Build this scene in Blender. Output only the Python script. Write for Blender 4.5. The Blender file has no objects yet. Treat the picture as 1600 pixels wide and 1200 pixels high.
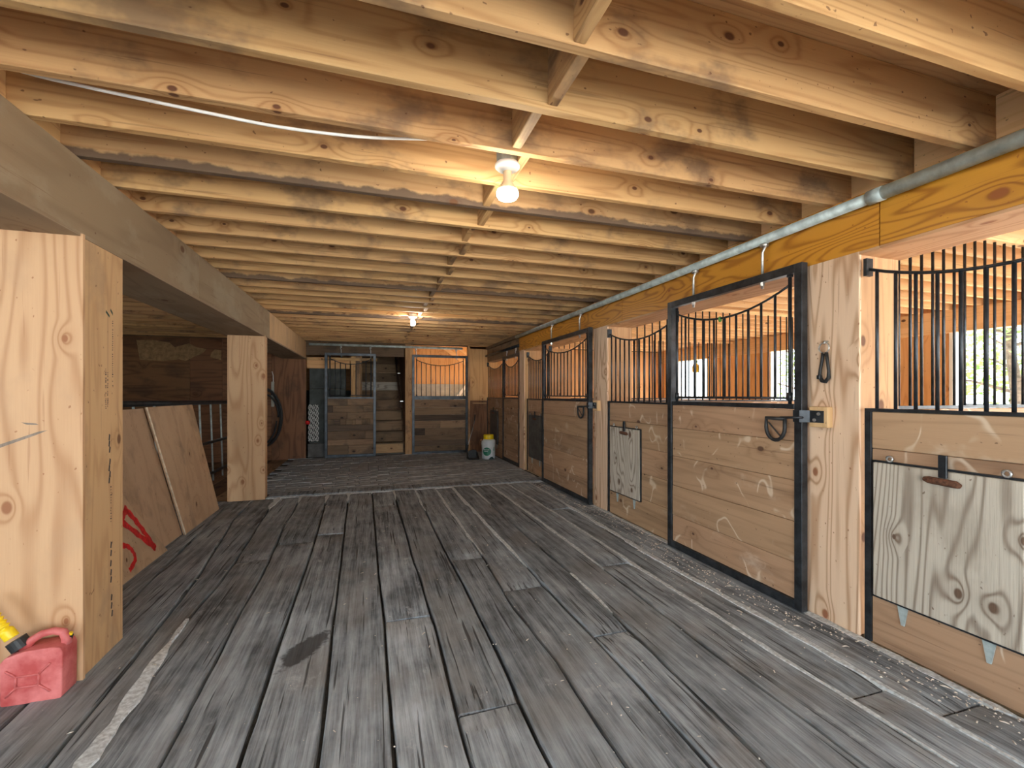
import bpy, bmesh, math, random
from mathutils import Vector, noise as mnoise

# ------------------------------------------------------------------ camera, sky, light, exposure
S = bpy.context.scene
random.seed(7)
EYE = 1.26
cam_d = bpy.data.cameras.new('camera')
cam_d.sensor_width = 36.0
cam_d.lens = 703.0 / 1600.0 * 36.0
cam_d.shift_y = 16.0 / 1600.0
cam_d.clip_start = 0.02
cam_d.clip_end = 300
cam = bpy.data.objects.new('camera', cam_d)
S.collection.objects.link(cam)
cam.location = (0, 0, EYE)
cam.rotation_euler = (math.pi / 2, 0, -math.radians(17.4))
S.camera = cam

world = bpy.data.worlds.new('overcast_sky')
S.world = world
world.use_nodes = True
bg = world.node_tree.nodes['Background']
bg.inputs['Color'].default_value = (0.84, 0.94, 1.0, 1)
bg.inputs['Strength'].default_value = 1.0

sun_d = bpy.data.lights.new('sun', 'SUN')
sun_d.energy = 5.0
sun_d.angle = math.radians(1.0)
sun_d.color = (1.0, .95, .87)
sun = bpy.data.objects.new('sun', sun_d)
S.collection.objects.link(sun)
sun.location = (20, 10, 15)
sun.rotation_euler = Vector((.80, .32, .62)).to_track_quat('Z', 'Y').to_euler()

BULB_NEAR = 45.0
BULB_FAR = 45.0
S.view_settings.view_transform = 'Standard'
S.view_settings.look = 'None'
S.view_settings.gamma = 1
S.view_settings.use_curve_mapping = False
S.view_settings.exposure = 2.87
S.cycles.diffuse_bounces = 5
S.cycles.max_bounces = 8


def portal(loc, rot, sx, sy):
    d = bpy.data.lights.new('daylight_portal', 'AREA')
    d.shape = 'RECTANGLE'
    d.size, d.size_y = sx, sy
    d.cycles.is_portal = True
    o = bpy.data.objects.new('daylight_portal', d)
    S.collection.objects.link(o)
    o.location = loc
    o.rotation_euler = rot


H90 = math.pi / 2
portal((2.6, -3.05, 1.15), (H90, 0, 0), 8.6, 2.4)                      # open barn end behind the camera
portal((-4.45, -1.2, 1.15), (H90, 0, -H90), 3.7, 2.4)                 # open side of the left bay, behind the camera
for yy, ww in ((.1, 2.1), (3.17, 1.1), (5.82, 1.1), (8.46, 1.1)):        # stall openings to the paddock
    portal((7.1, yy, 1.0), (H90, 0, H90), ww, 2.1)

# ------------------------------------------------------------------ material helpers


class NT:
    def __init__(self, name):
        self.m = bpy.data.materials.new(name)
        self.m.use_nodes = True
        self.t = self.m.node_tree
        self.b = self.t.nodes['Principled BSDF']

    def n(self, typ, **kw):
        nd = self.t.nodes.new(typ)
        for k, v in kw.items():
            setattr(nd, k, v)
        return nd

    def put(self, sock, v):
        if isinstance(v, bpy.types.NodeSocket):
            self.t.links.new(v, sock)
        elif isinstance(v, (tuple, list)) and sock.type == 'RGBA' and len(v) == 3:
            sock.default_value = (*v, 1)
        else:
            sock.default_value = v

    def math(self, op, a, b=0.0, clamp=False, c=None):
        nd = self.n('ShaderNodeMath', operation=op, use_clamp=clamp)
        self.put(nd.inputs[0], a)
        self.put(nd.inputs[1], b)
        if c is not None:
            self.put(nd.inputs[2], c)
        return nd.outputs[0]

    def comb(self, x, y, z):
        nd = self.n('ShaderNodeCombineXYZ')
        for i, v in enumerate((x, y, z)):
            self.put(nd.inputs[i], v)
        return nd.outputs[0]

    def noise(self, vec, scale=1.0, detail=2.0, rough=0.5):
        nd = self.n('ShaderNodeTexNoise')
        self.put(nd.inputs['Vector'], vec)
        nd.inputs['Scale'].default_value = scale
        nd.inputs['Detail'].default_value = detail
        nd.inputs['Roughness'].default_value = rough
        return nd.outputs['Fac']

    def remap(self, v, a, b, c=0.0, d=1.0, smooth=False):
        nd = self.n('ShaderNodeMapRange')
        if smooth:
            nd.interpolation_type = 'SMOOTHSTEP'
        self.put(nd.inputs['Value'], v)
        for k, x in (('From Min', a), ('From Max', b), ('To Min', c), ('To Max', d)):
            self.put(nd.inputs[k], x)
        return nd.outputs['Result']

    def mix(self, f, a, b, blend='MIX'):
        nd = self.n('ShaderNodeMix', data_type='RGBA', blend_type=blend)
        self.put(nd.inputs[0], f)
        self.put(nd.inputs[6], a)
        self.put(nd.inputs[7], b)
        return nd.outputs[2]

    def bump(self, h, strength, dist=0.005):
        nd = self.n('ShaderNodeBump')
        nd.inputs['Strength'].default_value = strength
        nd.inputs['Distance'].default_value = dist
        self.put(nd.inputs['Height'], h)
        self.t.links.new(nd.outputs[0], self.b.inputs['Normal'])

    def coords(self, ax):
        tc = self.n('ShaderNodeTexCoord')
        sp = self.n('ShaderNodeSeparateXYZ')
        self.t.links.new(tc.outputs['Object'], sp.inputs[0])
        inf = self.n('ShaderNodeObjectInfo')
        R = inf.outputs['Random']
        o = {'X': (0, 1, 2), 'Y': (1, 0, 2), 'Z': (2, 0, 1)}[ax]
        G = self.math('MULTIPLY_ADD', R, 53.0, c=sp.outputs[o[0]])
        A = self.math('MULTIPLY_ADD', R, 17.0, c=sp.outputs[o[1]])
        B = self.math('MULTIPLY_ADD', R, 29.0, c=sp.outputs[o[2]])
        return G, A, B, R

    def sv(self, G, A, B, sg, sa):
        return self.comb(self.math('MULTIPLY', G, sg), self.math('MULTIPLY', A, sa), self.math('MULTIPLY', B, sa))


MATS = {}


def wood(name, ax, light, dark, ring=9.0, sg=0.7, sa=6.0, kn=3.0, kthr=0.6, ksize=0.05, kcol=(.13, .055, .02), fib=0.5, tone=0.8,
         rough=0.72, bump=0.25, grime=None, gamt=0.5, gthr=0.5, streak=None, var=0.16, wring=0.55, check=.35, scuff=None, edge=None):
    key = name + '_' + ax
    if key in MATS:
        return MATS[key]
    t = NT(key)
    G, A, B, R = t.coords(ax)
    n1 = t.noise(t.sv(G, A, B, sg, sa), 1, 1.6, 0.4)
    vo = t.n('ShaderNodeTexVoronoi', voronoi_dimensions='2D')
    t.put(vo.inputs['Vector'], t.comb(t.math('MULTIPLY', G, kn * .8), t.math('MULTIPLY', t.math('ADD', A, B), kn * 1.25), 0.0))
    vo.inputs['Scale'].default_value = 1.0
    cs = t.n('ShaderNodeSeparateColor')
    t.t.links.new(vo.outputs['Color'], cs.inputs[0])
    d = vo.outputs['Distance']
    on = t.math('GREATER_THAN', cs.outputs[1], kthr)
    size = t.math('MULTIPLY_ADD', cs.outputs[0], ksize, c=ksize * .6)
    km = t.math('MULTIPLY', t.remap(d, size, t.math('MULTIPLY', size, 0.55), 0, 1, True), on)
    halo = t.math('MULTIPLY', t.math('POWER', t.remap(d, 0.36, 0.0), 2.0), on)
    ph = t.math('ADD', t.math('MULTIPLY', n1, ring), t.math('MULTIPLY', halo, 2.2))
    r = t.math('MULTIPLY_ADD', t.math('SINE', t.math('MULTIPLY', ph, 6.2832)), 0.5, c=0.5)
    r = t.math('POWER', r, 3.5)
    fb = t.noise(t.sv(G, A, B, 5.0, 170.0), 1, 2.5, 0.6)
    tn = t.noise(t.sv(G, A, B, 0.9, 3.2), 1, 2.0, 0.5)
    f = t.math('MULTIPLY', r, wring)
    f = t.math('ADD', f, t.math('MULTIPLY', t.math('SUBTRACT', fb, 0.5), fib))
    f = t.math('ADD', f, t.math('MULTIPLY', t.math('SUBTRACT', tn, 0.42), tone))
    f = t.math('ADD', f, t.math('MULTIPLY', halo, 0.45), clamp=True)
    col = t.mix(f, light, dark)
    if streak is not None:
        sk = t.noise(t.sv(G, A, B, 0.55, 9.0), 1.0, 3.0, 0.55)
        col = t.mix(t.math('MULTIPLY', t.remap(sk, .55, .72, 0, 1, True), streak[1]), col, streak[0])
    if grime is not None:
        gm = t.noise(t.sv(G, A, B, 2.1, 3.2), 1.0, 5.0, 0.62)
        col = t.mix(t.math('MULTIPLY', t.remap(gm, gthr, gthr + .16, 0, 1, True), gamt), col, grime)
    if scuff is not None:
        sn = t.math('ABSOLUTE', t.math('SUBTRACT', t.noise(t.sv(G, A, B, 5.5, 4.0), 1, 1.0, .5), .5))
        sm_ = t.remap(t.noise(t.sv(G, A, B, 3.0, 3.0), 1.3, 2.0, .5), .52, .60, 0, 1, True)
        col = t.mix(t.math('MULTIPLY', t.remap(sn, .030, .004, 0, .8, True), sm_), col, scuff)
    if edge is not None:
        sx_ = [n_ for n_ in t.t.nodes if n_.bl_idname == 'ShaderNodeSeparateXYZ'][0]
        hz = t.math('MULTIPLY_ADD', t.noise(t.sv(G, A, B, 7.0, 9.0), 1, 4.0, .6), .085, c=sx_.outputs[2])
        col = t.mix(t.remap(hz, .085, .066, 0, .85, True), col, edge)
    chk = t.remap(t.noise(t.sv(G, A, B, 1.6, 60.0), 1, 2.0, .5), .66, .72, 0, check, True)
    col = t.mix(chk, col, kcol)
    spk = t.remap(t.noise(t.sv(G, A, B, 38.0, 55.0), 1, 1.0, .5), .73, .79, 0, .75, True)
    col = t.mix(spk, col, kcol)
    col = t.mix(km, col, kcol)
    hs = t.n('ShaderNodeHueSaturation')
    t.put(hs.inputs['Color'], col)
    t.put(hs.inputs['Value'], t.remap(R, 0, 1, 1 - var, 1 + var))
    t.put(hs.inputs['Hue'], t.remap(t.math('FRACT', t.math('MULTIPLY', R, 7.31)), 0, 1, .494, .502))
    t.t.links.new(hs.outputs[0], t.b.inputs['Base Color'])
    t.b.inputs['Roughness'].default_value = rough
    t.bump(fb, bump, 0.003)
    MATS[key] = t.m
    return t.m


def plain(name, col, rough=0.5, metal=0.0, var=0.25, scale=25.0, bump=0.0, emit=0.0, alt=None):
    if name in MATS:
        return MATS[name]
    t = NT(name)
    tc = t.n('ShaderNodeTexCoord')
    nz = t.noise(tc.outputs['Object'], scale, 4, 0.6)
    lo = tuple(c * (1 - var) for c in col)
    hi = alt if alt else tuple(min(1, c * (1 + var)) for c in col)
    t.put(t.b.inputs['Base Color'], t.mix(t.remap(nz, .35, .65), lo, hi))
    t.b.inputs['Roughness'].default_value = rough
    t.b.inputs['Metallic'].default_value = metal
    if bump:
        t.bump(nz, bump, 0.004)
    if emit:
        t.put(t.b.inputs['Emission Color'], col)
        t.b.inputs['Emission Strength'].default_value = emit
    MATS[name] = t.m
    return t.m


def pine(ax):
    return wood('joist_pine', ax, (.60, .37, .165), (.35, .17, .058), ring=9, sg=.45, sa=9, kn=3.2, kthr=.45, ksize=.042, kcol=(.13, .05, .02),
                fib=.35, tone=.7, rough=.75, bump=.2, grime=(.17, .105, .065), gamt=.75, gthr=.52, var=.16, wring=.5)


def pine_stained(ax):
    return wood('stained_joist_pine', ax, (.60, .38, .18), (.38, .19, .07), ring=7, sg=.45, sa=9, kn=2.9, kthr=.42, ksize=.06, fib=.35, tone=.7, rough=.78,
                grime=(.17, .105, .065), gamt=.6, gthr=.52, var=.05, wring=.4, edge=(.075, .05, .04))


def pine_stall(ax):
    return wood('stall_pine', ax, (.78, .52, .27), (.58, .33, .13), ring=7, sg=.45, sa=9, kn=2.0, kthr=.6, fib=.3, tone=.6, var=.1, wring=.3)


def ply_fresh(ax):
    return wood('fresh_plywood', ax, (.60, .375, .205), (.36, .17, .065), ring=11, sg=.55, sa=3.6, kn=4.2, kthr=.5, ksize=.08, kcol=(.30, .12, .045),
                fib=.25, tone=.6, rough=.62, bump=.18, grime=(.42, .27, .16), gamt=.3, gthr=.55, var=.05, wring=.5)


def ply_tan(ax):
    return wood('tan_plywood', ax, (.58, .36, .18), (.38, .20, .085), ring=12, sg=.45, sa=6, kn=2.6, kthr=.55, ksize=.06, kcol=(.16, .07, .03),
                fib=.4, tone=.5, rough=.68, bump=.2, grime=(.30, .20, .12), gamt=.45, gthr=.52, var=.05, wring=.4)


def ply_varnish(ax):
    return wood('varnished_plywood', ax, (.62, .285, .03), (.31, .105, .008), ring=26, sg=.7, sa=4.2, kn=2.2, kthr=.72, ksize=.05, kcol=(.3, .09, .02),
                fib=.15, tone=.35, rough=.38, bump=.08, var=.03, wring=.75)


def ply_dusty(ax):
    return wood('dusty_plywood', ax, (.28, .195, .115), (.17, .107, .058), ring=7, sg=.5, sa=4, kn=2.0, kthr=.75, fib=.25, tone=.5, rough=.8, bump=.15,
                grime=(.36, .29, .20), gamt=.45, gthr=.5, var=.03, wring=.35)


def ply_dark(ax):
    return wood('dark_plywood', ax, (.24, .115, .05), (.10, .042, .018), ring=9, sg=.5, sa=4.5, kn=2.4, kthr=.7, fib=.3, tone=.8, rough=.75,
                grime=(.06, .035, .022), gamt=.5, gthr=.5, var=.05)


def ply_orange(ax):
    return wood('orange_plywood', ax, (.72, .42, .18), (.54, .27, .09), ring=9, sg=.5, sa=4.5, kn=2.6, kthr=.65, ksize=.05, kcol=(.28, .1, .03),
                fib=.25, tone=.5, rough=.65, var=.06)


def board_brown(ax):
    return wood('stall_board', ax, (.45, .29, .17), (.25, .145, .075), ring=8, sg=.5, sa=8, kn=2.6, kthr=.62, ksize=.05, kcol=(.11, .055, .03), fib=.4,
                tone=.8, rough=.66, bump=.3, grime=(.62, .50, .38), gamt=.7, gthr=.585, streak=((.12, .065, .035), .5), var=.12, wring=.3, scuff=(.68, .56, .42))


def board_old(ax):
    return wood('old_board', ax, (.27, .175, .10), (.105, .06, .033), ring=8, sg=.5, sa=9, kn=3, kthr=.55, ksize=.06, kcol=(.03, .018, .012), fib=.5,
                tone=.9, rough=.8, bump=.3, grime=(.06, .045, .035), gamt=.6, gthr=.52, var=.42, wring=.3)


def board_dark(ax):
    return wood('dark_board', ax, (.13, .085, .055), (.05, .032, .022), ring=8, sg=.5, sa=9, kn=3, kthr=.6, kcol=(.02, .012, .01), fib=.5, tone=.8, rough=.8, var=.3)


def hatch_ply(ax):
    return wood('weathered_hatch_plywood', ax, (.58, .53, .445), (.20, .145, .105), ring=24, sg=.42, sa=3.8, kn=3.6, kthr=.45, ksize=.075,
                kcol=(.14, .085, .055), fib=.35, tone=.35, rough=.85, bump=.45, grime=(.33, .28, .22), gamt=.4, gthr=.5, var=.04, wring=.7)


STEEL = plain('black_steel', (.042, .048, .056), .36, .55, .5, 9)
GALV = plain('galvanized_steel', (.46, .54, .54), .48, .2, .25, 14)
ZINC = plain('zinc_hardware', (.62, .63, .63), .35, .85, .15, 40)
RUST = plain('rusty_iron', (.13, .055, .03), .85, .2, .5, 60, .4)
RUBBER = plain('black_rubber', (.018, .018, .019), .5, 0, .3, 30)
WHITE_PL = plain('white_porcelain', (.82, .80, .76), .3, 0, .04, 10)
CABLE = plain('white_cable', (.86, .85, .82), .45, 0, .05, 20)
RED_PL = plain('faded_red_plastic', (.55, .075, .07), .5, 0, .22, 9, .1, alt=(.68, .20, .19))
YEL_PL = plain('yellow_plastic', (.85, .60, .01), .4, 0, .08, 12)
WHT_TUB = plain('tub_plastic', (.62, .66, .68), .45, 0, .08, 12)
GRN_LBL = plain('green_label', (.01, .17, .10), .5, 0, .2, 20)
RED_SPRAY = plain('red_spray_paint', (.55, .012, .012), .55, 0, .3, 30)
INK = plain('stamp_ink', (.028, .026, .03), .7, 0, .5, 90)
GREEN_INK = plain('green_crayon', (.02, .05, .035), .7, 0, .4, 90)
GREY_PANEL = plain('dark_grey_panel', (.055, .062, .058), .75, 0, .4, 5)
ROPE = plain('white_rope', (.66, .66, .63), .8, 0, .15, 80)
BOUNCE_BEDDING = plain('pale_bounce_bedding', (.60, .47, .30), .95, 0, .2, 30, .5)  # added pale bedding, out of sight, bounces light up into the stalls
CONCRETE = plain('grey_concrete', (.42, .43, .40), .9, 0, .18, 6, .2)
DIRT = plain('stall_dirt', (.23, .18, .13), .95, 0, .35, 8, .5)
SOIL = plain('dark_floor_soil', (.05, .045, .04), .95, 0, .4, 20, .5)
GRAVEL = plain('pale_gravel', (.64, .62, .58), .95, 0, .2, 12, .3)
FILLER = plain('grey_gap_filler', (.56, .59, .60), .95, 0, .3, 45, .9)
SHAVING = plain('pale_wood_shavings', (.66, .60, .52), .9, 0, .25, 60)
LEAF = plain('leaf_green', (.16, .34, .05), .6, 0, .4, 3, alt=(.38, .58, .14))
BARK = plain('bark', (.10, .07, .05), .9, 0, .4, 14, .5)
PALE_PAINT = plain('pale_fence_paint', (.55, .57, .58), .7, 0, .15, 10)
WHITE_TRIM = plain('white_trim_paint', (.82, .82, .8), .55, 0, .04, 6)
PEEL = plain('peeled_tan_patch', (.34, .21, .10), .85, 0, .3, 14)
BULB_GLASS = plain('bulb_neck_glass', (.85, .62, .38), .25, 0, .05, 10)
BULB_LIT = plain('lit_bulb', (1.0, .90, .74), .3, 0, .0, 4, emit=BULB_NEAR)
BULB_LIT2 = plain('lit_far_bulb', (1.0, .95, .86), .3, 0, .0, 4, emit=BULB_FAR)


def floor_material():
    t = NT('weathered_floor_timber')
    G, A, B, R = t.coords('Y')
    fb = t.noise(t.sv(G, A, B, 4.0, 95.0), 1, 3.0, 0.65)
    warp = t.noise(t.sv(G, A, B, 2.0, 6.0), 1, 2.0, 0.5)
    gr = t.math('MULTIPLY_ADD', t.math('SINE', t.math('MULTIPLY', t.math('MULTIPLY_ADD', warp, 1.4, c=t.math('MULTIPLY', A, 14.0)), 6.2832)), .5, c=.5)
    blot = t.noise(t.sv(G, A, B, 3.2, 5.0), 1, 5.0, 0.65)
    tone = t.noise(t.sv(G, A, B, 0.8, 3.0), 1, 2.0, 0.5)
    crack = t.remap(t.noise(t.sv(G, A, B, 1.3, 48.0), 1, 2.0, 0.55), .635, .68, 0, 1, True)
    f = t.math('ADD', t.math('MULTIPLY', t.math('SUBTRACT', fb, .5), 1.25), t.math('MULTIPLY', t.math('SUBTRACT', tone, .5), 1.1))
    f = t.math('ADD', f, t.math('MULTIPLY', t.math('SUBTRACT', blot, .5), 1.5))
    f = t.math('ADD', f, t.math('MULTIPLY', gr, .22))
    f = t.math('ADD', f, .42, clamp=True)
    col = t.mix(f, (.44, .485, .525), (.07, .078, .087))
    br = t.remap(t.noise(t.sv(G, A, B, 1.7, 2.2), 1.0, 3.0, .6), .5, .66, 0, .45, True)
    col = t.mix(br, col, (.24, .225, .21))
    pale = t.remap(t.noise(t.sv(G, A, B, 5.0, 7.0), 1.0, 5.0, .7), .60, .74, 0, .55, True)
    col = t.mix(pale, col, (.50, .52, .54))
    col = t.mix(t.math('MULTIPLY', crack, .8), col, (.02, .018, .017))
    # dark oily stain on one plank
    geo = t.n('ShaderNodeNewGeometry')
    sp = t.n('ShaderNodeSeparateXYZ')
    t.t.links.new(geo.outputs['Position'], sp.inputs[0])
    px = t.math('SUBTRACT', sp.outputs[0], -0.315)
    py = t.math('SUBTRACT', sp.outputs[1], 2.44)
    u = t.math('ADD', t.math('MULTIPLY', px, .80), t.math('MULTIPLY', py, -.45))
    v = t.math('ADD', t.math('MULTIPLY', px, .55), t.math('MULTIPLY', py, .80))
    e = t.math('SQRT', t.math('ADD', t.math('POWER', t.math('DIVIDE', u, .062), 2.0), t.math('POWER', t.math('DIVIDE', v, .165), 2.0)))
    e = t.math('ADD', e, t.math('MULTIPLY', t.math('SUBTRACT', t.noise(geo.outputs['Position'], 16, 4, .6), .5), 1.3))
    col = t.mix(t.math('MULTIPLY', t.remap(e, 1.1, .8, 0, 1, True), .85), col, (.03, .028, .028))
    hs = t.n('ShaderNodeHueSaturation')
    t.put(hs.inputs['Color'], col)
    t.put(hs.inputs['Value'], t.remap(R, 0, 1, .82, 1.15))
    t.t.links.new(hs.outputs[0], t.b.inputs['Base Color'])
    t.b.inputs['Roughness'].default_value = .78
    h = t.math('SUBTRACT', fb, t.math('MULTIPLY', crack, 1.2))
    t.bump(h, .7, .008)
    return t.m


FLOOR_M = floor_material()
PAVER_M = plain('worn_paver', (.32, .34, .355), .85, 0, .35, 7, .4)

# ------------------------------------------------------------------ mesh helpers
COL = S.collection


class MB:
    """collects shapes; M maps local (u, d, z) to the world"""

    def __init__(self, M=None):
        self.v, self.f, self.M = [], [], M

    def add(self, vs, fs):
        k = len(self.v)
        self.v += [self.M(*p) if self.M else tuple(p) for p in vs]
        self.f += [tuple(i + k for i in q) for q in fs]
        return self

    def box(self, x0, x1, y0, y1, z0, z1):
        vs = [(x, y, z) for z in (z0, z1) for y in (y0, y1) for x in (x0, x1)]
        return self.add(vs, [(0, 2, 3, 1), (4, 5, 7, 6), (0, 1, 5, 4), (2, 6, 7, 3), (0, 4, 6, 2), (1, 3, 7, 5)])

    def tube(self, path, r, n=8, cap=True):
        P = [Vector(p) for p in path]
        rs = r if isinstance(r, (list, tuple)) else [r] * len(P)
        vs, fs = [], []
        up = None
        for i, p in enumerate(P):
            a = P[max(i - 1, 0)]
            b = P[min(i + 1, len(P) - 1)]
            t = (b - a).normalized()
            if up is None:
                up = Vector((0, 0, 1)) if abs(t.z) < .9 else Vector((1, 0, 0))
            s = t.cross(up).normalized()
            up = s.cross(t).normalized()
            for k in range(n):
                w = 2 * math.pi * k / n
                vs.append(p + (s * math.cos(w) + up * math.sin(w)) * rs[i])
        for i in range(len(P) - 1):
            for k in range(n):
                k2 = (k + 1) % n
                fs.append((i * n + k, i * n + k2, (i + 1) * n + k2, (i + 1) * n + k))
        if cap:
            fs.append(tuple(range(n - 1, -1, -1)))
            fs.append(tuple((len(P) - 1) * n + k for k in range(n)))
        return self.add([tuple(v) for v in vs], fs)

    def lathe(self, prof, c=(0, 0, 0), n=24):
        vs, fs = [], []
        for r, z in prof:
            for k in range(n):
                w = 2 * math.pi * k / n
                vs.append((c[0] + r * math.cos(w), c[1] + r * math.sin(w), c[2] + z))
        for i in range(len(prof) - 1):
            for k in range(n):
                k2 = (k + 1) % n
                fs.append((i * n + k, i * n + k2, (i + 1) * n + k2, (i + 1) * n + k))
        fs.append(tuple(range(n - 1, -1, -1)))
        fs.append(tuple((len(prof) - 1) * n + k for k in range(n)))
        return self.add(vs, fs)

    def prism(self, poly, a, b, plane='xz'):
        n = len(poly)

        def pt(p, q):
            return {'xz': (p[0], q, p[1]), 'yz': (q, p[0], p[1]), 'xy': (p[0], p[1], q)}[plane]
        vs = [pt(p, a) for p in poly] + [pt(p, b) for p in poly]
        fs = [tuple(range(n)), tuple(range(2 * n - 1, n - 1, -1))] + [(i, (i + 1) % n, n + (i + 1) % n, n + i) for i in range(n)]
        return self.add(vs, fs)

    def build(self, name, mat, parent=None, bevel=0.0, smooth=False, seg=1):
        me = bpy.data.meshes.new(name)
        xs, ys, zs = zip(*self.v)
        o0 = Vector(((min(xs) + max(xs)) / 2, (min(ys) + max(ys)) / 2, min(zs)))
        bm = bmesh.new()
        bv = [bm.verts.new(Vector(p) - o0) for p in self.v]
        for q in self.f:
            try:
                bm.faces.new([bv[i] for i in q])
            except ValueError:
                pass
        bmesh.ops.recalc_face_normals(bm, faces=bm.faces[:])
        bm.to_mesh(me)
        bm.free()
        me.materials.append(mat)
        if smooth:
            me.polygons.foreach_set('use_smooth', [True] * len(me.polygons))
        o = bpy.data.objects.new(name, me)
        COL.objects.link(o)
        if parent is not None:
            o.parent = parent
            off = Vector(parent.location)
            if parent.parent is not None:
                off += Vector(parent.parent.location)
            o.location = o0 - off
        else:
            o.location = o0
        if bevel:
            md = o.modifiers.new('edge', 'BEVEL')
            md.width = bevel
            md.segments = seg
            md.limit_method = 'ANGLE'
        return o


def tag(o, label=None, cat=None, group=None, kind=None):
    if label:
        o['label'] = label
    if cat:
        o['category'] = cat
    if group:
        o['group'] = group
    if kind:
        o['kind'] = kind
    return o


def thing(name, loc, label=None, cat=None, group=None, kind=None):
    o = bpy.data.objects.new(name, None)
    COL.objects.link(o)
    o.location = loc
    o.empty_display_size = .1
    return tag(o, label, cat, group, kind)


def bx(name, mat, parent, x0, x1, y0, y1, z0, z1, bevel=0.003, M=None):
    return MB(M).box(x0, x1, y0, y1, z0, z1).build(name, mat, parent, bevel)


def nz(x, y, z=0.0):
    return mnoise.noise(Vector((x, y, z)))


# key planes of the barn
XR = 2.43          # aisle face of the stall fronts
XS = 6.90          # outer wall of the stalls
XL = -1.22         # aisle face of the left posts and beam
XW = -4.40         # far left wall
YB = 9.68          # back wall
YF = -3.00         # open front of the barn
ZJ = 2.304         # underside of joists
ZD = 2.544         # underside of deck
YSEAM = 6.12

# ------------------------------------------------------------------ ground and floor
g = MB().box(-40, 60, -40, 50, -0.5, -0.12).build('ground', GRAVEL)
tag(g, kind='structure')

fl = thing('floor', (0, 0, 0), kind='structure')
bx('floor_bed', SOIL, fl, XW, XR + .06, YF, YSEAM, -.12, -.035, 0)
bx('stall_floor', BOUNCE_BEDDING, fl, XR + .06, XS + .1, YF, YB + .1, -.12, -.01, 0)
bx('paver_bed', SOIL, fl, XW, XR + .06, YSEAM, YB + .3, -.12, -.018, 0)
bx('rear_floor', CONCRETE, fl, XW, 5.0, YB + .3, 13.2, -.12, -.01, 0)

EDGES = [
    [(2.4, -1.338), (5.9, -1.56)],
    [(2.527, -1.077), (2.772, -1.091), (3.625, -1.138), (5.175, -1.324), (5.904, -1.334)],
    [(2.09, -.935), (2.393, -.957), (2.932, -.982), (3.4, -.973), (3.823, -.978), (5.622, -1.078), (6.095, -1.063)],
    [(2.013, -.687), (2.949, -.72), (3.745, -.732), (4.696, -.791), (6.087, -.816)],
    [(1.933, -.434), (2.554, -.446), (3.658, -.454), (4.301, -.463), (6.062, -.517)],
    [(1.854, -.18), (2.726, -.2), (3.583, -.213), (4.096, -.229), (6.053, -.268)],
    [(1.774, .073), (2.646, .068), (3.456, .05), (6.066, .01)],
    [(1.695, .325), (2.564, .33), (3.578, .306), (6.071, .279)],
    [(1.615, .581), (2.54, .589), (3.606, .567), (5.983, .557)],
    [(1.538, .825), (1.973, .837), (2.555, .801), (2.799, .813), (3.414, .83), (5.993, .818)],
    [(1.451, 1.101), (1.675, 1.109), (2.122, 1.104), (2.951, 1.087), (3.819, 1.077), (6.014, 1.05)],
    [(1.394, 1.283), (1.629, 1.298), (2.085, 1.32), (2.825, 1.347), (3.426, 1.323), (5.985, 1.298)],
    [(1.3, 1.601), (1.806, 1.591), (2.305, 1.595), (2.956, 1.603), (5.929, 1.579)],
    [(1.431, 1.887), (1.719, 1.87), (2.093, 1.871), (2.96, 1.856), (4.219, 1.856), (5.934, 1.825)],
    [(1.606, 2.117), (2.226, 2.109), (2.888, 2.086), (3.779, 2.112), (6.004, 2.149)],
    [(1.0, 2.40), (6.0, 2.40)],
]
x = -1.338
while x > XW + .3:                                   # more timbers under the left bay
    x -= .27
    EDGES.insert(0, [(2.4, x), (5.9, x - .2)])
NLEFT = len(EDGES) - 16


def edge_x(k, y):
    P = EDGES[k]
    if y <= P[0][0]:
        a, b = P[0], P[-1]
        return a[1] + (y - a[0]) * (b[1] - a[1]) / (b[0] - a[0]) * .6
    for a, b in zip(P, P[1:]):
        if y <= b[0]:
            return a[1] + (y - a[0]) * (b[1] - a[1]) / (b[0] - a[0])
    return P[-1][1]


JOINTS = {2: [3.86], 3: [4.2], 4: [4.394], 6: [2.6, 5.3], 7: [1.755], 8: [3.397], 9: [2.79], 10: [2.114], 12: [2.967], 13: [1.364, 4.6], 14: [1.182]}


def plank(k, y0, y1, idx):
    n = max(6, int((y1 - y0) / .11))
    prof = [(0, -.05), (0, -.014), (.012, -.0035), (.03, 0), (.5, 0), (.97, 0), (.988, -.0035), (1, -.014), (1, -.05)]
    lift = random.uniform(-.005, .006)
    tilt = random.uniform(-.004, .004)
    m = MB()
    vs, fs = [], []
    w = len(prof)
    for i in range(n + 1):
        y = y0 + (y1 - y0) * i / n
        gl = .006 + .007 * max(0, nz(k * 3.1, y * 1.3)) + .004 * nz(k * 7.7, y * 9)
        gr_ = .006 + .007 * max(0, nz((k + 1) * 3.1, y * 1.3, 4)) + .004 * nz(k * 5.3, y * 9, 2)
        a = edge_x(k, y) + gl + .006 * nz(k * 2.2, y * 2.2)
        b = edge_x(k + 1, y) - gr_ + .006 * nz((k + 1) * 2.2, y * 2.2)
        ed = .010 if i in (0, n) else 0
        for (u, dz) in prof:
            z = dz - (ed if dz > -.04 else 0)
            if dz > -.04:
                z += lift + tilt * (u - .5) * 2 + .004 * nz(k * 4 + u * 1.4, y * 1.1) + .002 * nz(k * 9 + u * 6, y * 5)
            vs.append((a + (b - a) * u, y, z))
    for i in range(n):
        for j in range(w - 1):
            fs.append((i * w + j, i * w + j + 1, (i + 1) * w + j + 1, (i + 1) * w + j))
    fs.append(tuple(range(w)))
    fs.append(tuple(n * w + j for j in range(w)))
    m.add(vs, fs).build('plank', FLOOR_M, fl)


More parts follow.
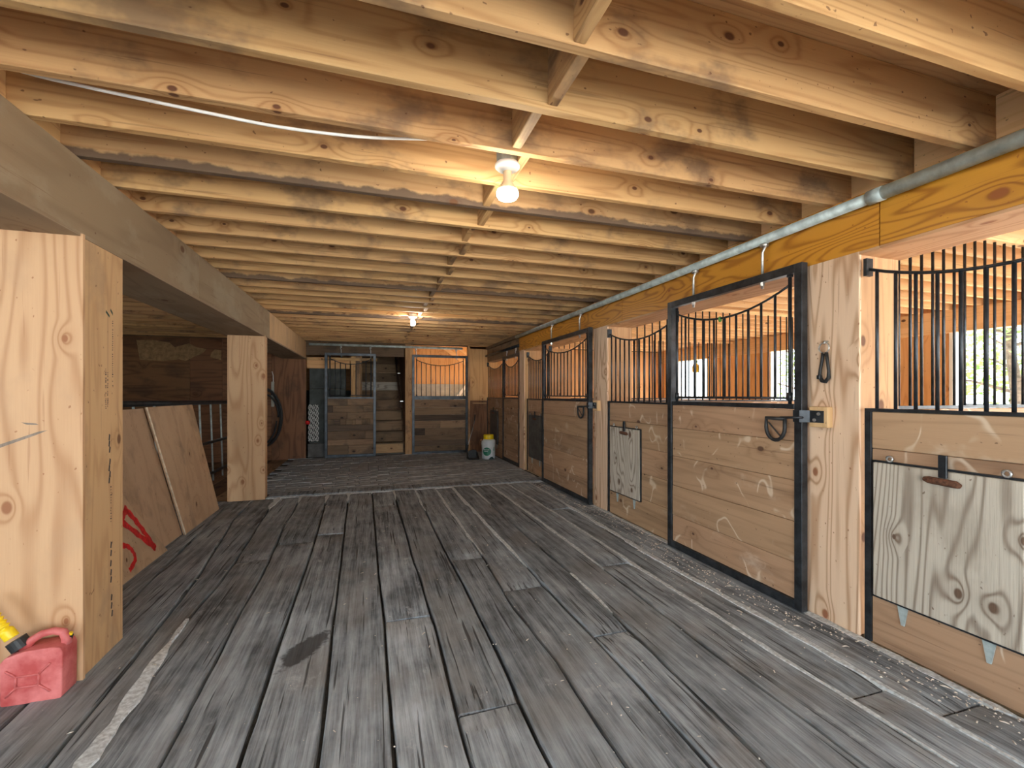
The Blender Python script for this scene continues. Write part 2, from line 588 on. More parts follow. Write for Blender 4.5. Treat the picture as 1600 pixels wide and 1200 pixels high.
for k in range(len(EDGES) - 1):
    cuts = [YF] + JOINTS.get(k - NLEFT + 1 - 1, []) + [YSEAM - .02]
    for q, (a, b) in enumerate(zip(cuts, cuts[1:])):
        plank(k, a + (.006 if q else 0), b - .006, q)


def filler(k, y0, y1, w0, w1):
    kk = k + NLEFT
    n = max(4, int((y1 - y0) / .06))
    vs, fs = [], []
    for i in range(n + 1):
        y = y0 + (y1 - y0) * i / n
        w = (w0 + (w1 - w0) * i / n) * max(.15, 1 + 1.0 * nz(k * 5, y * 5) + .6 * nz(k * 3, y * 17)) * (.35 + .65 * min(1, 6 * i / n, 6 * (n - i) / n))
        c = edge_x(kk, y) + .006 * nz(kk * 2.2, y * 2.2) + .010 * nz(k * 1.7, y * 3, 5)
        h = .004 + .003 * nz(k, y * 12)
        vs += [(c - w, y, -.02), (c - w * .8, y, h), (c + w * .8, y, h), (c + w, y, -.02)]
    for i in range(n):
        for j in range(3):
            fs.append((i * 4 + j, i * 4 + j + 1, i * 4 + j + 5, i * 4 + j + 4))
    MB().add(vs, fs).build('gap_filler', FILLER, fl)


for a in ((2, 1.3, 2.95, .045, .02), (2, 5.5, 6.1, .02, .045), (3, 5.7, 6.1, .008, .03), (4, 5.6, 6.1, .008, .03), (5, 5.6, 6.1, .008, .03),
          (7, 5.5, 6.1, .008, .022), (8, 4.9, 6.1, .008, .02), (9, 3.45, 6.1, .010, .022), (10, 3.1, 6.1, .014, .032), (11, 5.0, 6.1, .008, .022),
          (11, 2.3, 2.9, .008, .018), (12, 2.9, 6.1, .016, .022), (13, 1.0, 6.1, .014, .026), (14, .9, 6.1, .022, .026), (15, .6, 6.1, .03, .02)):
    filler(*a)
bx('seam_filler', FILLER, fl, XL, XR, YSEAM - .03, YSEAM + .012, -.03, -.004, 0)

# threshold timber and worn pavers of the far floor
xx = XL
for L in (1.35, 1.2, 1.12):
    bx('threshold_timber', FLOOR_M, fl, xx + .004, xx + L - .004, YSEAM + .015, YSEAM + .25, -.03, .008, .006)
    xx += L
pm = {}
y = YSEAM + .26
row = 0
while y < YB - .02:
    dy = .158 if y < 8.0 else .30
    x = XL - .32 + (row % 2) * .12
    while x < XR - .02:
        dx = random.choice((.16, .30, .30)) if x < .3 else random.choice((.60, .42, .86))
        x1 = min(x + dx, XR)
        h = random.uniform(-.004, .004)
        MB().box(x + .004, x1 - .004, y + .004, min(y + dy, YB) - .004, -.018, h).build('paver', PAVER_M, fl, .004)
        x = x1
    y += dy
    row += 1
for q in range(10):
    bx('side_plank', board_old('Y'), fl, XW + q * .286 + .003, XW + (q + 1) * .286 - .003, YSEAM, YB, -.02, -.012, .003)

# wood shavings and crumbs lying about
vs, fs = [], []
for i in range(1500):
    if i < 900:
        y = random.uniform(.9, 6.0)
        x = XR - .03 - abs(random.gauss(0, .11)) - (0.09 if (1.9 < y < 3.25 or y > 4.5) else 0)
    elif i < 1250:
        y = random.uniform(.9, 6.5)
        x = random.uniform(.6, 2.4)
    else:
        y = random.uniform(1.2, 6.0)
        x = random.uniform(-1.3, 1.0)
    s = random.uniform(.0012, .0045) * (1.0 if i < 900 else .75)
    L = s * random.choice((1, 1, 1.6, 4))
    a = random.uniform(0, 6.28)
    z = .007
    c, s_ = math.cos(a), math.sin(a)
    k = len(vs)
    for (u, v, w) in ((-L, -s, 0), (L, -s, 0), (L, s, 0), (-L, s, 0), (0, 0, s * 1.2)):
        vs.append((x + u * c - v * s_, y + u * s_ + v * c, z - .004 + w))
    fs += [(k, k + 1, k + 4), (k + 1, k + 2, k + 4), (k + 2, k + 3, k + 4), (k + 3, k, k + 4)]
tag(MB().add(vs, fs).build('wood_shavings', SHAVING), 'pale wood shavings scattered on the floor timbers along the stall fronts', 'shavings', kind='stuff')

# ------------------------------------------------------------------ ceiling
ce = thing('ceiling', (0, 0, ZJ), kind='structure')
bx('deck', ply_tan('X'), ce, XW - .1, XS + .15, YF, 13.3, ZD, ZD + .06, 0)
JY = [1.225 + .3046 * i for i in range(-13, 28)]
jm = {}


def shared_box(name, key, mat, parent, x0, x1, y0, y1, z0, z1):
    if key in jm:
        src = jm[key]
        o = src.copy()
        COL.objects.link(o)
        o.parent = parent
        o.location = Vector(((x0 + x1) / 2, (y0 + y1) / 2, z0)) - Vector(parent.location)
    else:
        o = bx(name, mat, parent, x0, x1, y0, y1, z0, z1, .003)
        jm[key] = o
    return o


STALL_ENDS = (1.72, 4.34, 7.1)
for i, yj in enumerate(JY):
    dz = random.uniform(-.006, .006)
    stained = i in (17, 24, 30)
    shared_box('joist', 'as' if stained else 'a', pine_stained('X') if stained else pine('X'), ce, -1.32, 2.60, yj, yj + .038, ZJ, ZD).location.z += dz * .5
    if yj < YB:
        shared_box('joist', 'b', pine_stall('X'), ce, 2.60, XS + .02, yj + .04, yj + .078, ZJ, ZD)
    if yj > 3.0 and yj < YB:
        shared_box('joist', 'c', pine('X'), ce, XW, -1.32, yj + .04, yj + .078, ZJ, ZD)
    if i < len(JY) - 1:
        y2 = JY[i + 1]
        xb = .575 + (.04 if i % 2 else 0) + (.02 if i > 14 else 0)
        o = shared_box('blocking', 'd', pine('Y'), ce, xb, xb + .04, yj + .038, y2, ZJ + .006, ZD)
        o.location.z += random.uniform(-.002, .008)
        shared_box('end_blocking', 'e', pine_stall('Y'), ce, 2.562, 2.60, yj + .038, y2, ZJ, ZD)
        shared_box('end_blocking', 'f', pine('Y'), ce, -1.32, -1.282, yj + .038, y2, ZJ, ZD)

# ------------------------------------------------------------------ outer walls


def wall_box(parent, name, mat, x0, x1, y0, y1, z0, z1):
    return bx(name, mat, parent, x0, x1, y0, y1, z0, z1, 0)


wl = thing('wall_left', (XW, 4, 0), kind='structure')
for q in range(11):
    if q > 2:
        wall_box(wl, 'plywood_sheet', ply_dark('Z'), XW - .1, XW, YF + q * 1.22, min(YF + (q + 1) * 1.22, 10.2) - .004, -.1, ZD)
wr = thing('wall_right', (XS, 4, 0), kind='structure')
openings = [(-.9, 1.07), (2.65, 3.69), (5.30, 6.34), (7.94, 8.98)]
yprev = YF
for (a, b) in openings + [(YB + .1, YB + .1)]:
    segs = max(1, round((a - yprev) / .8))
    for q in range(segs):
        y0 = yprev + (a - yprev) * q / segs
        y1 = yprev + (a - yprev) * (q + 1) / segs
        wall_box(wr, 'plywood_sheet', ply_orange('Z'), XS, XS + .1, y0 + .002, y1 - .002, -.1, ZD)
    if b > a:
        wall_box(wr, 'jamb', WHITE_TRIM, XS - .02, XS + .12, b, b + .035, -.1, 2.025)
        wall_box(wr, 'jamb', pine_stall('Z'), XS - .02, XS + .12, a - .035, a, -.1, 2.025)
    yprev = b
for q in range(5):
    wall_box(wr, 'header_beam', pine_stall('Y'), XS - .06, XS + .1, YF + q * 2.6, min(YF + (q + 1) * 2.6, YB + .1) - .003, 2.025, ZJ)
wall_box(wr, 'rim_board', pine_stall('Y'), XS + .03, XS + .1, YF, YB + .1, ZJ, ZD)
wf = thing('wall_front', (0, YF, 0), kind='structure')
wall_box(wf, 'plywood_sheet', ply_dark('Z'), XW - .1, XL - .44, YF - .1, YF, -.1, ZD)

# back wall with two openings
wb = thing('wall_back', (0, YB, 0), kind='structure')
for (a, b) in ((-4.4, -3.18), (-3.18, -2.66), (-2.66, -1.83), (-1.83, XL - .005)):
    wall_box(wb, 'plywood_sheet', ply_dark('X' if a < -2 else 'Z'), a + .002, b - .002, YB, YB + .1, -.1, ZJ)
wall_box(wb, 'header_board', board_old('X'), XL, .66, YB, YB + .06, 2.04, ZJ)
wall_box(wb, 'rim_board', board_old('X'), XW, XS, YB + .06, YB + .1, ZJ, ZD)
wall_box(wb, 'header_strip', pine('X'), XL, .12, YB + .06, YB + .10, 1.945, 2.0)
wall_box(wb, 'header_board', ply_orange('X'), XL, -.42, YB + .10, YB + .14, 1.78, 1.945)
wall_box(wb, 'plywood_sheet', ply_orange('Z'), 2.07, XR + .31, YB, YB + .08, 1.12, ZJ)
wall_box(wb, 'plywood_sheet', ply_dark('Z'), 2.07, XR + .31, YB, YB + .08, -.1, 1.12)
wall_box(wb, 'jamb', pine('Z'), 2.02, 2.07, YB - .01, YB + .12, -.1, ZJ)
wall_box(wb, 'ledge_strip', pine('X'), 2.12, XR, YB - .04, YB, 1.05, 1.075)
wall_box(wb, 'plywood_sheet', ply_orange('Z'), XR + .31, XS + .1, YB, YB + .08, -.1, ZJ)
wall_box(wb, 'plywood_sheet', ply_orange('X'), 2.03, 2.6, YB, YB + .08, 2.26, ZD)
# irregular peeled patches high on the dark wall
pp = [(-3.95, 1.88), (-3.6, 1.86), (-3.35, 1.9), (-3.25, 1.87), (-3.12, 1.95), (-2.98, 2.02), (-2.92, 2.1), (-3.08, 2.13), (-3.2, 2.2), (-3.3, 2.16),
      (-3.42, 2.12), (-3.5, 2.2), (-3.75, 2.24), (-4.0, 2.23)]
MB().prism(pp, YB - .004, YB, 'xz').build('peeled_patch', PEEL, wb)
MB().prism([(-2.86, 1.95), (-2.68, 1.9), (-2.68, 2.08), (-2.78, 2.1), (-2.84, 2.03)], YB - .004, YB, 'xz').build('peeled_patch', PEEL, wb)

# room behind the back wall
rw = thing('wall_rear', (0, 11.6, 0), kind='structure')
for (a, b) in ((.86, 1.45), (1.45, 2.6)):
    wall_box(rw, 'plywood_sheet', ply_orange('Z'), a + .002, b - .002, 11.6, 11.7, 1.52, ZD)
wall_box(rw, 'concrete_base', CONCRETE, .86, 2.6, 11.58, 11.7, -.1, 1.52)
wall_box(rw, 'plywood_sheet', ply_dark('Z'), .70, .86, YB + .13, 13.2, -.1, ZD)
wall_box(rw, 'plywood_sheet', ply_orange('X'), -2.0, -.42, 11.2, 11.3, 1.35, ZD)
wall_box(rw, 'dark_panel', GREY_PANEL, -2.0, -.42, 11.18, 11.3, -.1, 1.35)
wall_box(rw, 'plywood_sheet', ply_dark('Z'), -2.1, -2.0, YB + .1, 13.2, -.1, ZD)
wall_box(rw, 'plywood_sheet', ply_dark('Z'), -.42, -.36, YB + .5, 13.2, -.1, ZD)
wall_box(rw, 'plywood_sheet', ply_orange('X'), -2.0, .86, 13.1, 13.2, -.1, ZD)
portal((3.8, 11.75, 1.2), (-H90, 0, 0), 2.4, 2.5)
portal((5.1, 10.7, 1.2), (H90, 0, H90), 1.8, 2.5)

# ------------------------------------------------------------------ left posts and beam


def left_post(y0, label, w=.385, d=.36):
    t = thing('clad_post', (XL - w / 2, y0 + d / 2, 0), label, 'post')
    bx('front_panel', ply_fresh('Z'), t, XL - w, XL + .012, y0, y0 + .018, 0, 1.966, .001)
    bx('side_panel', ply_tan('Z'), t, XL - .018, XL, y0 + .018, y0 + d, 0, 1.966, .001)
    bx('side_panel', ply_tan('Z'), t, XL - w, XL - w + .018, y0 + .018, y0 + d, 0, 1.966, .001)
    bx('back_panel', ply_tan('Z'), t, XL - w + .018, XL - .018, y0 + d - .018, y0 + d, 0, 1.966, .001)
    return t


pA = left_post(2.45, 'wide plywood-clad post beside the red fuel can')
left_post(6.02, 'plywood-clad post between the leaning sheets and the coiled hose', d=.17)

# ink stamps on the first post: rows of small illegible dashes and two crayon ticks
ink = MB()
for (yy, z0, z1, step) in ((2.715, 1.30, 1.62, .011), (2.672, 1.20, 1.37, .009), (2.655, 1.19, 1.385, .009), (2.70, .62, .82, .013), (2.695, .68, .70, .01)):
    z = z0
    while z < z1:
        if random.random() < .8:
            L = random.uniform(.003, .007)
            ink.box(XL, XL + .0008, yy - random.uniform(.001, .005), yy + random.uniform(.001, .004), z, z + L)
        z += step
for (yy, z) in ((2.685, 1.05), (2.684, 1.02), (2.688, .99), (2.69, .93), (2.684, .90), (2.69, .87), (2.684, .84), (2.70, .52), (2.70, .48), (2.698, .43), (2.70, .385),
                (2.70, .35), (2.705, .26), (2.705, .22), (2.71, .18)):
    ink.prism([(yy - .006, z - .014), (yy + .003, z - .016), (yy + .008, z + .010), (yy - .001, z + .017)], XL, XL + .0008, 'yz')
tag(ink.build('ink_stamp', INK, pA), kind='stuff')
for pts in ([(2.655, 1.655), (2.658, 1.665), (2.688, 1.645), (2.686, 1.635)], [(2.695, 1.67), (2.697, 1.68), (2.716, 1.662), (2.715, 1.65)]):
    MB().prism(pts, XL, XL + .0008, 'yz').build('crayon_tick', GREEN_INK, pA)
# grey scuff marks on its front panel
for pts in ([(-1.50, 1.03), (-1.50, 1.045), (-1.36, 1.10), (-1.33, 1.105), (-1.37, 1.085)], [(-1.42, 1.14), (-1.37, 1.135), (-1.36, 1.128), (-1.40, 1.13)]):
    MB().prism(pts, 2.4492, 2.45, 'xz').build('scuff_mark', plain('grey_scuff', (.24, .19, .15), .8), pA)

t = thing('ceiling_beam', (XL - .2, 4.5, 1.966), 'long dusty plywood-clad beam running over the left posts', 'beam')
yy = YF
for k, L in enumerate((2.01, 2.44, 2.44, 2.44, 2.44, 0.91)):
    bx('face_panel', ply_dusty('Y') if k < 4 else ply_tan('Z'), t, XL - .018, XL, yy + .001, yy + L - .001, 1.972, ZJ - .008, .001)
    bx('soffit_panel', ply_dusty('Y'), t, XL - .43, XL + .004, yy + .001, yy + L - .001, 1.954, 1.972, .001)
    yy += L
bx('core', ply_dusty('Y'), t, XL - .42, XL - .02, YF, YB, 1.972, ZJ - .02, 0)

# ------------------------------------------------------------------ right-hand posts, header and track


def right_post(y0, y1, label, tone=ply_tan, zt=2.005):
    t = thing('clad_post', (XR + .15, (y0 + y1) / 2, 0), label, 'post')
    bx('front_panel', tone('Z'), t, XR, XR + .018, y0, y1, 0, zt, .001)
    bx('near_stud', ply_tan('Z'), t, XR + .018, XR + .125, y0 + .004, y0 + .06, 0, zt, .002)
    bx('near_stud', ply_tan('Z'), t, XR + .127, XR + .31, y0 + .008, y0 + .06, 0, zt, .002)
    bx('far_stud', pine_stall('Z'), t, XR + .018, XR + .31, y1 - .05, y1 - .004, 0, zt, .002)
    return t


def ply_pale(ax):
    return wood('pale_plywood', ax, (.80, .60, .41), (.46, .27, .14), ring=16, sg=.4, sa=4.5, kn=2.8, kthr=.5, ksize=.05, kcol=(.30, .13, .06),
                fib=.3, tone=.4, rough=.68, bump=.3, var=.04, wring=.75)


right_post(1.70, 2.004, 'pale plywood-clad post carrying the hanging black strap', ply_pale)
right_post(4.325, 4.64, 'plywood-clad post between the two nearest sliding stall doors', ply_pale)
right_post(7.085, 7.33, 'narrow plywood-clad post at the far end of the steel track', ply_pale)

t = thing('header_beam', (XR + .15, 3.3, 2.005), 'long orange varnished plywood header over the stall fronts', 'beam')
yy = [YF, -.83, 1.60, 4.02, 6.46, 7.34]
for a, b in zip(yy, yy[1:]):
    bx('face_panel', ply_varnish('Y'), t, XR, XR + .018, a + .003, b - .003, 2.005, ZJ - .004, .001)
    bx('soffit_panel', ply_fresh('Y'), t, XR + .002, XR + .32, a + .001, b - .001, 1.99, 2.005, .001)
bx('core', ply_tan('Y'), t, XR + .02, XR + .31, YF, 7.33, 2.006, ZJ - .01, 0)
t = thing('header_beam', (XR + .15, 8.5, 1.965), 'dark set-back header over the last stall in the corner', 'beam')
bx('face_board', board_old('Y'), t, XR + .03, XR + .2, 7.34, YB, 1.965, 2.24, .002)
bx('top_board', board_old('Y'), t, XR + .0, XR + .2, 7.34, YB, 2.245, ZJ - .005, .002)

XT, ZT = 2.385, 2.243
t = thing('door_track', (XT, 3.4, ZT), 'long round galvanized track pipe along the orange header', 'track')
MB().tube([(XT, YF, ZT), (XT, 1.62, ZT)], .033, 18).build('pipe', GALV, t, smooth=True)
MB().tube([(XT, 1.60, ZT), (XT, 7.36, ZT)], .029, 18).build('pipe', GALV, t, smooth=True)
MB().tube([(XT, 1.55, ZT), (XT, 1.62, ZT)], .0355, 18).build('sleeve', GALV, t, smooth=True)
for yk in (-.3, 1.0, 2.3, 3.6, 4.9, 6.2, 7.2):
    bx('bracket', GALV, t, XT + .01, XR - .001, yk - .02, yk + .02, ZT + .015, ZT + .03, 0)
t = thing('door_track', (XR - .02, 8.5, 2.1), 'dark short track pipe over the last stall in the corner', 'track')
MB().tube([(XR, 7.36, 2.10), (XR, YB - .02, 2.10)], .026, 12).build('pipe', STEEL, t, smooth=True)
for yk in (7.4, 9.0):
    bx('bracket', STEEL, t, XR, XR + .029, yk, yk + .06, 2.085, 2.115, 0)
t = thing('door_track', (.36, 9.52, 2.24), 'long pale steel track pipe across the back wall', 'track')
MB().tube([(-1.15, 9.52, 2.236), (1.87, 9.52, 2.236)], .024, 12).build('pipe', GALV, t, smooth=True)
for xk in (-1.0, 0.0, .60, 1.8):
    bx('bracket', GALV, t, xk - .02, xk + .02, 9.53, YB, 2.25, 2.262, 0)

# ------------------------------------------------------------------ stall doors and stall fronts
SEAMS = [.06, .275, .515, .755, .985, 1.172]


def side_map(y0, xf):          # u runs along +y, d goes from the face into the stall
    return lambda u, d, z: (xf + d, y0 + u, z)


def back_map(x0, yf):
    return lambda u, d, z: (x0 + u, yf + d, z)


def arc_pts(u0, u1, ze, zm, d, n=14):
    return [(u0 + (u1 - u0) * i / n, d, zm + (ze - zm) * ((2 * i / n - 1) ** 2)) for i in range(n + 1)]


def arc_z(u, u0, u1, ze, zm):
    return zm + (ze - zm) * ((2 * (u - u0) / (u1 - u0) - 1) ** 2)


def stall_door(M, loc, W, label, boards, zb=1.185, H=2.02, nbar=11, ring_u=None, hang=(.28, .93), track_z=2.21, midrail=.03, seams=SEAMS, grp='sliding stall doors',
               steel=STEEL, yoke=True):
    t = thing('stall_door', loc, label, 'door', grp)
    fw, fd = .05, .045
    bx('stile', steel, t, 0, fw, 0, fd, 0.008, H, .002, M)
    bx('stile', steel, t, W - fw, W, 0, fd, 0.008, H, .002, M)
    bx('top_rail', steel, t, fw, W - fw, 0, fd, H - fw, H, .002, M)
    bx('bottom_rail', steel, t, fw, W - fw, 0, fd, .008, .06, .002, M)
    bx('middle_rail', steel, t, fw, W - fw, 0, fd, zb - .012, zb + midrail - .012, .002, M)
    sm = [s if s < 1.1 else zb - .014 for s in seams]
    for a, b in zip(sm, sm[1:]):
        cuts = boards.get(round(a, 3), [0, 1])
        for p, q in zip(cuts, cuts[1:]):
            bx('board', random.choice(boards['mats']) if 'mats' in boards else boards['mat'], t, fw + (W - 2 * fw) * p + .001, fw + (W - 2 * fw) * q - .001, .012 + random.uniform(-.002, .002), .038, a + .0012, b - .0012, .003, M)
    u0, u1 = fw + .045, W - fw - .045
    d = .022
    ze, zm = H - .11, H - .22
    for k in range(nbar):
        u = u0 + (u1 - u0) * k / (nbar - 1)
        if k in (0, nbar - 1):
            MB(M).tube([(u, d, zb), (u, d, ze + .05)], .0105, 8).build('bar', steel, t, smooth=True)
        else:
            MB(M).tube([(u, d, zb + .05), (u, d, arc_z(u, u0, u1, ze, zm))], .0078, 8).build('bar', steel, t, smooth=True)
    MB(M).tube(arc_pts(u0, u1, ze, zm, d), .0075, 8).build('arched_rail', steel, t, smooth=True)
    MB(M).tube([(u0, d, zb + .052), (u1, d, zb + .052)], .0075, 8).build('lower_rail', steel, t, smooth=True)
    if yoke:
        for u in (u0, u1):
            MB(M).tube([(u, d, zb + .035), (u, d, zb + .085)], .016, 8).build('hinge_barrel', steel, t, smooth=True)
        MB(M).box(u0 - .012, u0 + .012, d - .012, d + .012, ze + .045, H - fw).build('hinge_lug', steel, t)
    for hu in hang:
        h = MB(M).tube([(hu, .055, track_z + .015), (hu - .012, .04, track_z + .005), (hu - .012, .022, track_z - .02), (hu + .004, .018, track_z - .05), (hu + .006, .02, H - .09)], .009, 8)
        ho = h.build('hanger', ZINC, t, smooth=True)
        MB(M).tube([(hu - .02, .03, track_z - .002), (hu + .02, .03, track_z - .002)], .018, 10).build('wheel_bolt', ZINC, ho, smooth=True)
        MB(M).tube([(hu + .006, .02, H - fw - .022), (hu + .006, .02, H - fw)], .014, 6).build('nut', ZINC, ho)
    if ring_u is not None:
        a, b = ring_u
        c = (a + b) / 2
        R = (b - a) / 2
        pts = [(a, -.03, 1.115), (b, -.03, 1.115)] + [(c + R * math.cos(w), -.03, 1.06 - .075 * math.sin(w)) for w in [math.pi * k / 10 for k in range(11)]] + [(a, -.03, 1.115)]
        r = MB(M).tube(pts, .011, 8).build('ring_handle', RUBBER, t, smooth=True)
        MB(M).tube([(a + .02, -.028, 1.0), (b - .012, -.028, 1.09)], .0045, 6).build('ring_rod', RUBBER, r)
        MB(M).tube([(a + .03, -.03, 1.122), (-.03, -.03, 1.128)], .007, 8).build('latch_rod', STEEL, r, smooth=True)
    return t


def stall_front(y0, y1, label, xf, hatch=None, hatch_side=1, nbar=13, zb=1.172, grp='fixed stall fronts', metal_hatch=False, zm_=1.79):
    M = side_map(y0, xf)
    W = y1 - y0
    t = thing('stall_front', (xf, (y0 + y1) / 2, 0), label, 'stall front', grp)
    bx('stile', STEEL, t, W - .032, W, -.012, .012, 0, zb, .001, M)
    bx('stile', STEEL, t, 0, .032, -.012, .012, 0, zb, .001, M)
    bx('top_rail', STEEL, t, 0, W, -.012, .04, zb, zb + .016, .001, M)
    sm = [0.0] + SEAMS[1:-1] + [zb]
    for a, b in zip(sm, sm[1:]):
        bx('board', board_brown('Y'), t, .032, W - .032, -.004 + random.uniform(-.002, .002), .036, a + .001, b - .001, .003, M)
    u0, u1 = .0, W
    d = .012
    ze, zm = 1.905, zm_
    for k in range(nbar):
        u = .045 + (W - .09) * k / (nbar - 1)
        MB(M).tube([(u, d, zb + .01), (u, d, arc_z(u, u0, u1, ze, zm))], .008, 8).build('bar', STEEL, t, smooth=True)
    MB(M).tube(arc_pts(u0 + .004, u1 - .004, ze, zm, d), .0078, 8).build('arched_rail', STEEL, t, smooth=True)
    for ub in (W - .012, -.006):
        bx('rail_bracket', STEEL, t, ub, ub + .018, -.012, .034, ze - .035, ze + .055, .001, M)
    if hatch:
        a, b = hatch[0] - y0, hatch[1] - y0
        z0, z1 = .245, .925
        hm = plain('grey_sheet_hatch', (.10, .10, .095), .6, .3, .3, 8) if metal_hatch else hatch_ply('Z')
        h = bx('hatch', hm, t, a + .008, b - .008, -.028, -.005, z0 + .006, z1 - .006, .003, M)
        fr = MB(M).box(a, b, -.020, -.004, z0 - .004, z0 + .005).box(a, b, -.020, -.004, z1 - .005, z1 + .004)
        fr.box(a, a + .007, -.020, -.004, z0, z1).box(b - .007, b, -.020, -.004, z0, z1)
        fr.build('hatch_frame', STEEL, h)
        c = (a + b) / 2 - .02
        MB(M).box(c - .016, c + .016, -.042, -.030, z1 - .035, z1 + .065).build('latch_tab', STEEL, h, .002)
        k = MB(M)
        k.tube([(c - .065, -.042, z1 - .06), (c - .05, -.042, z1 - .055), (c + .05, -.042, z1 - .05), (c + .068, -.042, z1 - .048)], [.010, .016, .016, .010], 10)
        k.build('latch_toggle', RUST, h, smooth=True)
        for u in (a + .06, b - .08):
            pts = [(u, -.03 + .0, z1 + .02)]
            ring = [(u + .013 * math.cos(w), -.022, z1 + .018 + .013 * math.sin(w)) for w in [2 * math.pi * q / 10 for q in range(11)]]
            MB(M).tube(ring, .005, 6).build('eye_bolt', ZINC, h, smooth=True)
        for u in (a + .12, b - .13):
            hg = MB(M).prism([(u - .045, .262), (u + .045, .262), (u + .045, .245), (u + .022, .238), (u + .007, .15), (u - .007, .15), (u - .022, .238), (u - .045, .245)], -.012, -.006, 'xz')
            hg.tube([(u - .045, -.014, .256), (u + .045, -.014, .256)], .007, 6)
            hg.build('strap_hinge', GALV, h)
    return t


BR = {'mat': board_brown('Y')}
DX = 2.355
d2 = stall_door(side_map(1.963, DX), (DX, 2.58, 0), 1.225, 'nearest sliding stall door with brown boards and barred steel top', BR, ring_u=(.085, .215), hang=(.285, .925))
MB().lathe([(.004, -.02), (.012, -.01), (.012, .012), (.004, .02)], (DX + .022, 2.62, 1.795), 8).build('twine_knot', plain('green_twine', (.12, .34, .08), .8), d2)
stall_door(side_map(4.593, DX), (DX, 5.33, 0), 1.49, 'second sliding stall door along the aisle, left of the middle post', BR, ring_u=(.085, .235), hang=(.28, 1.16), nbar=13)
stall_door(side_map(7.35, XR + .0), (XR, 7.87, 0), 1.03, 'farthest side stall door, under the short dark track', BR, H=1.98, hang=(.25, .8), track_z=2.07)
stall_front(.56, 1.672, 'nearest fixed stall front with large weathered grey feed hatch', XR + .012, (1.062, 1.628))
stall_front(3.20, 4.315, 'fixed stall front with small grey plywood hatch beyond the nearest door', XR + .012, (3.685, 4.245))
stall_front(6.09, 7.075, 'fixed stall front with dark hatch beside the narrow far post', XR + .055, (6.35, 6.95), metal_hatch=True)
stall_front(8.39, 9.66, 'fixed stall front in the far corner behind the white tub', XR + .03, (8.75, 9.35), metal_hatch=True)

OLDS = [board_old('X'), board_old('X'), board_old('X'), board_dark('X')]
OLD = {'mats': OLDS, .06: [0, .45, 1], .245: [0, 1], .36: [0, .82, 1], .525: [0, 1], .65: [0, .14, .27, .40, .54, .61, .74, .84, .93, 1], .765: [0, .42, 1],
       .90: [0, .11, .78, 1], 1.035: [0, .43, 1]}
stall_door(back_map(-.87, 9.54), (-.4, 9.54, 0), .965, 'open sliding door of mismatched old boards before the wooden stairs', OLD, H=2.08, nbar=9, hang=(.30, .86), track_z=2.2,
           seams=[.06, .245, .36, .525, .65, .765, .90, 1.035, 1.172], grp='back wall sliding doors')
OLD2 = {'mats': OLDS, .40: [0, .2, 1], .55: [0, .5, 1]}
stall_door(back_map(.815, 9.54), (1.4, 9.54, 0), 1.18, 'sliding door of dark old boards before the bright back room', OLD2, H=2.085, nbar=11, hang=(.08, .93), track_z=2.2, midrail=.075,
           seams=[.06, .175, .29, .40, .55, .70, .83, .985, 1.172], grp='back wall sliding doors', zb=1.16)


def latch(y0, label):
    t = thing('door_latch', (2.41, y0 + .05, 1.08), label, 'latch', 'door latches on posts')
    bx('wood_block', pine_stall('Z'), t, XR - .04, XR, y0, y0 + .11, 1.075, 1.19, .003)
    m = MB().box(XR - .046, XR - .04, y0 + .02, y0 + .105, 1.10, 1.168)
    m.prism([(XR - .046, y0 + .10), (XR - .040, y0 + .10), (XR - .078, y0 + .135), (XR - .078, y0 + .175), (XR - .084, y0 + .175), (XR - .084, y0 + .133)], 1.10, 1.168, 'xy')
    m.build('strike_plate', STEEL, t)
    for (a, z) in ((.045, 1.15), (.07, 1.115)):
        MB().tube([(XR - .046, y0 + a, z), (XR - .053, y0 + a, z)], .009, 8).build('bolt_head', ZINC, t)


latch(1.838, 'black strike plate on wood block under the hanging strap')
latch(4.468, 'black strike plate on wood block on the middle post')

# halter strap on its ring
t = thing('strap_hanger', (2.42, 1.875, 1.32), 'black strap loop hanging from a metal ring on the pale post', 'strap')
MB().tube([(2.43, 1.868, 1.553), (2.405, 1.868, 1.553), (2.402, 1.868, 1.540)], .006, 6).build('eye_screw', ZINC, t, smooth=True)
MB().tube([(2.408, 1.872 + .029 * math.cos(w), 1.518 + .029 * math.sin(w)) for w in [2 * math.pi * k / 18 for k in range(19)]], .0035, 6).build('ring', ZINC, t, smooth=True)
sp = [(2.412, 1.862, 1.492), (2.412, 1.856, 1.45), (2.412, 1.848, 1.39), (2.414, 1.850, 1.352), (2.414, 1.868, 1.330), (2.414, 1.888, 1.335), (2.414, 1.902, 1.358),
      (2.412, 1.896, 1.40), (2.412, 1.886, 1.45), (2.412, 1.880, 1.492)]
MB().tube(sp, [.009, .008, .008, .010, .011, .011, .010, .008, .008, .009], 8).build('strap', RUBBER, t, smooth=True)
MB().box(2.400, 2.424, 1.892, 1.912, 1.345, 1.368).build('buckle', STEEL, t, .003)

# ------------------------------------------------------------------ partitions inside the stalls


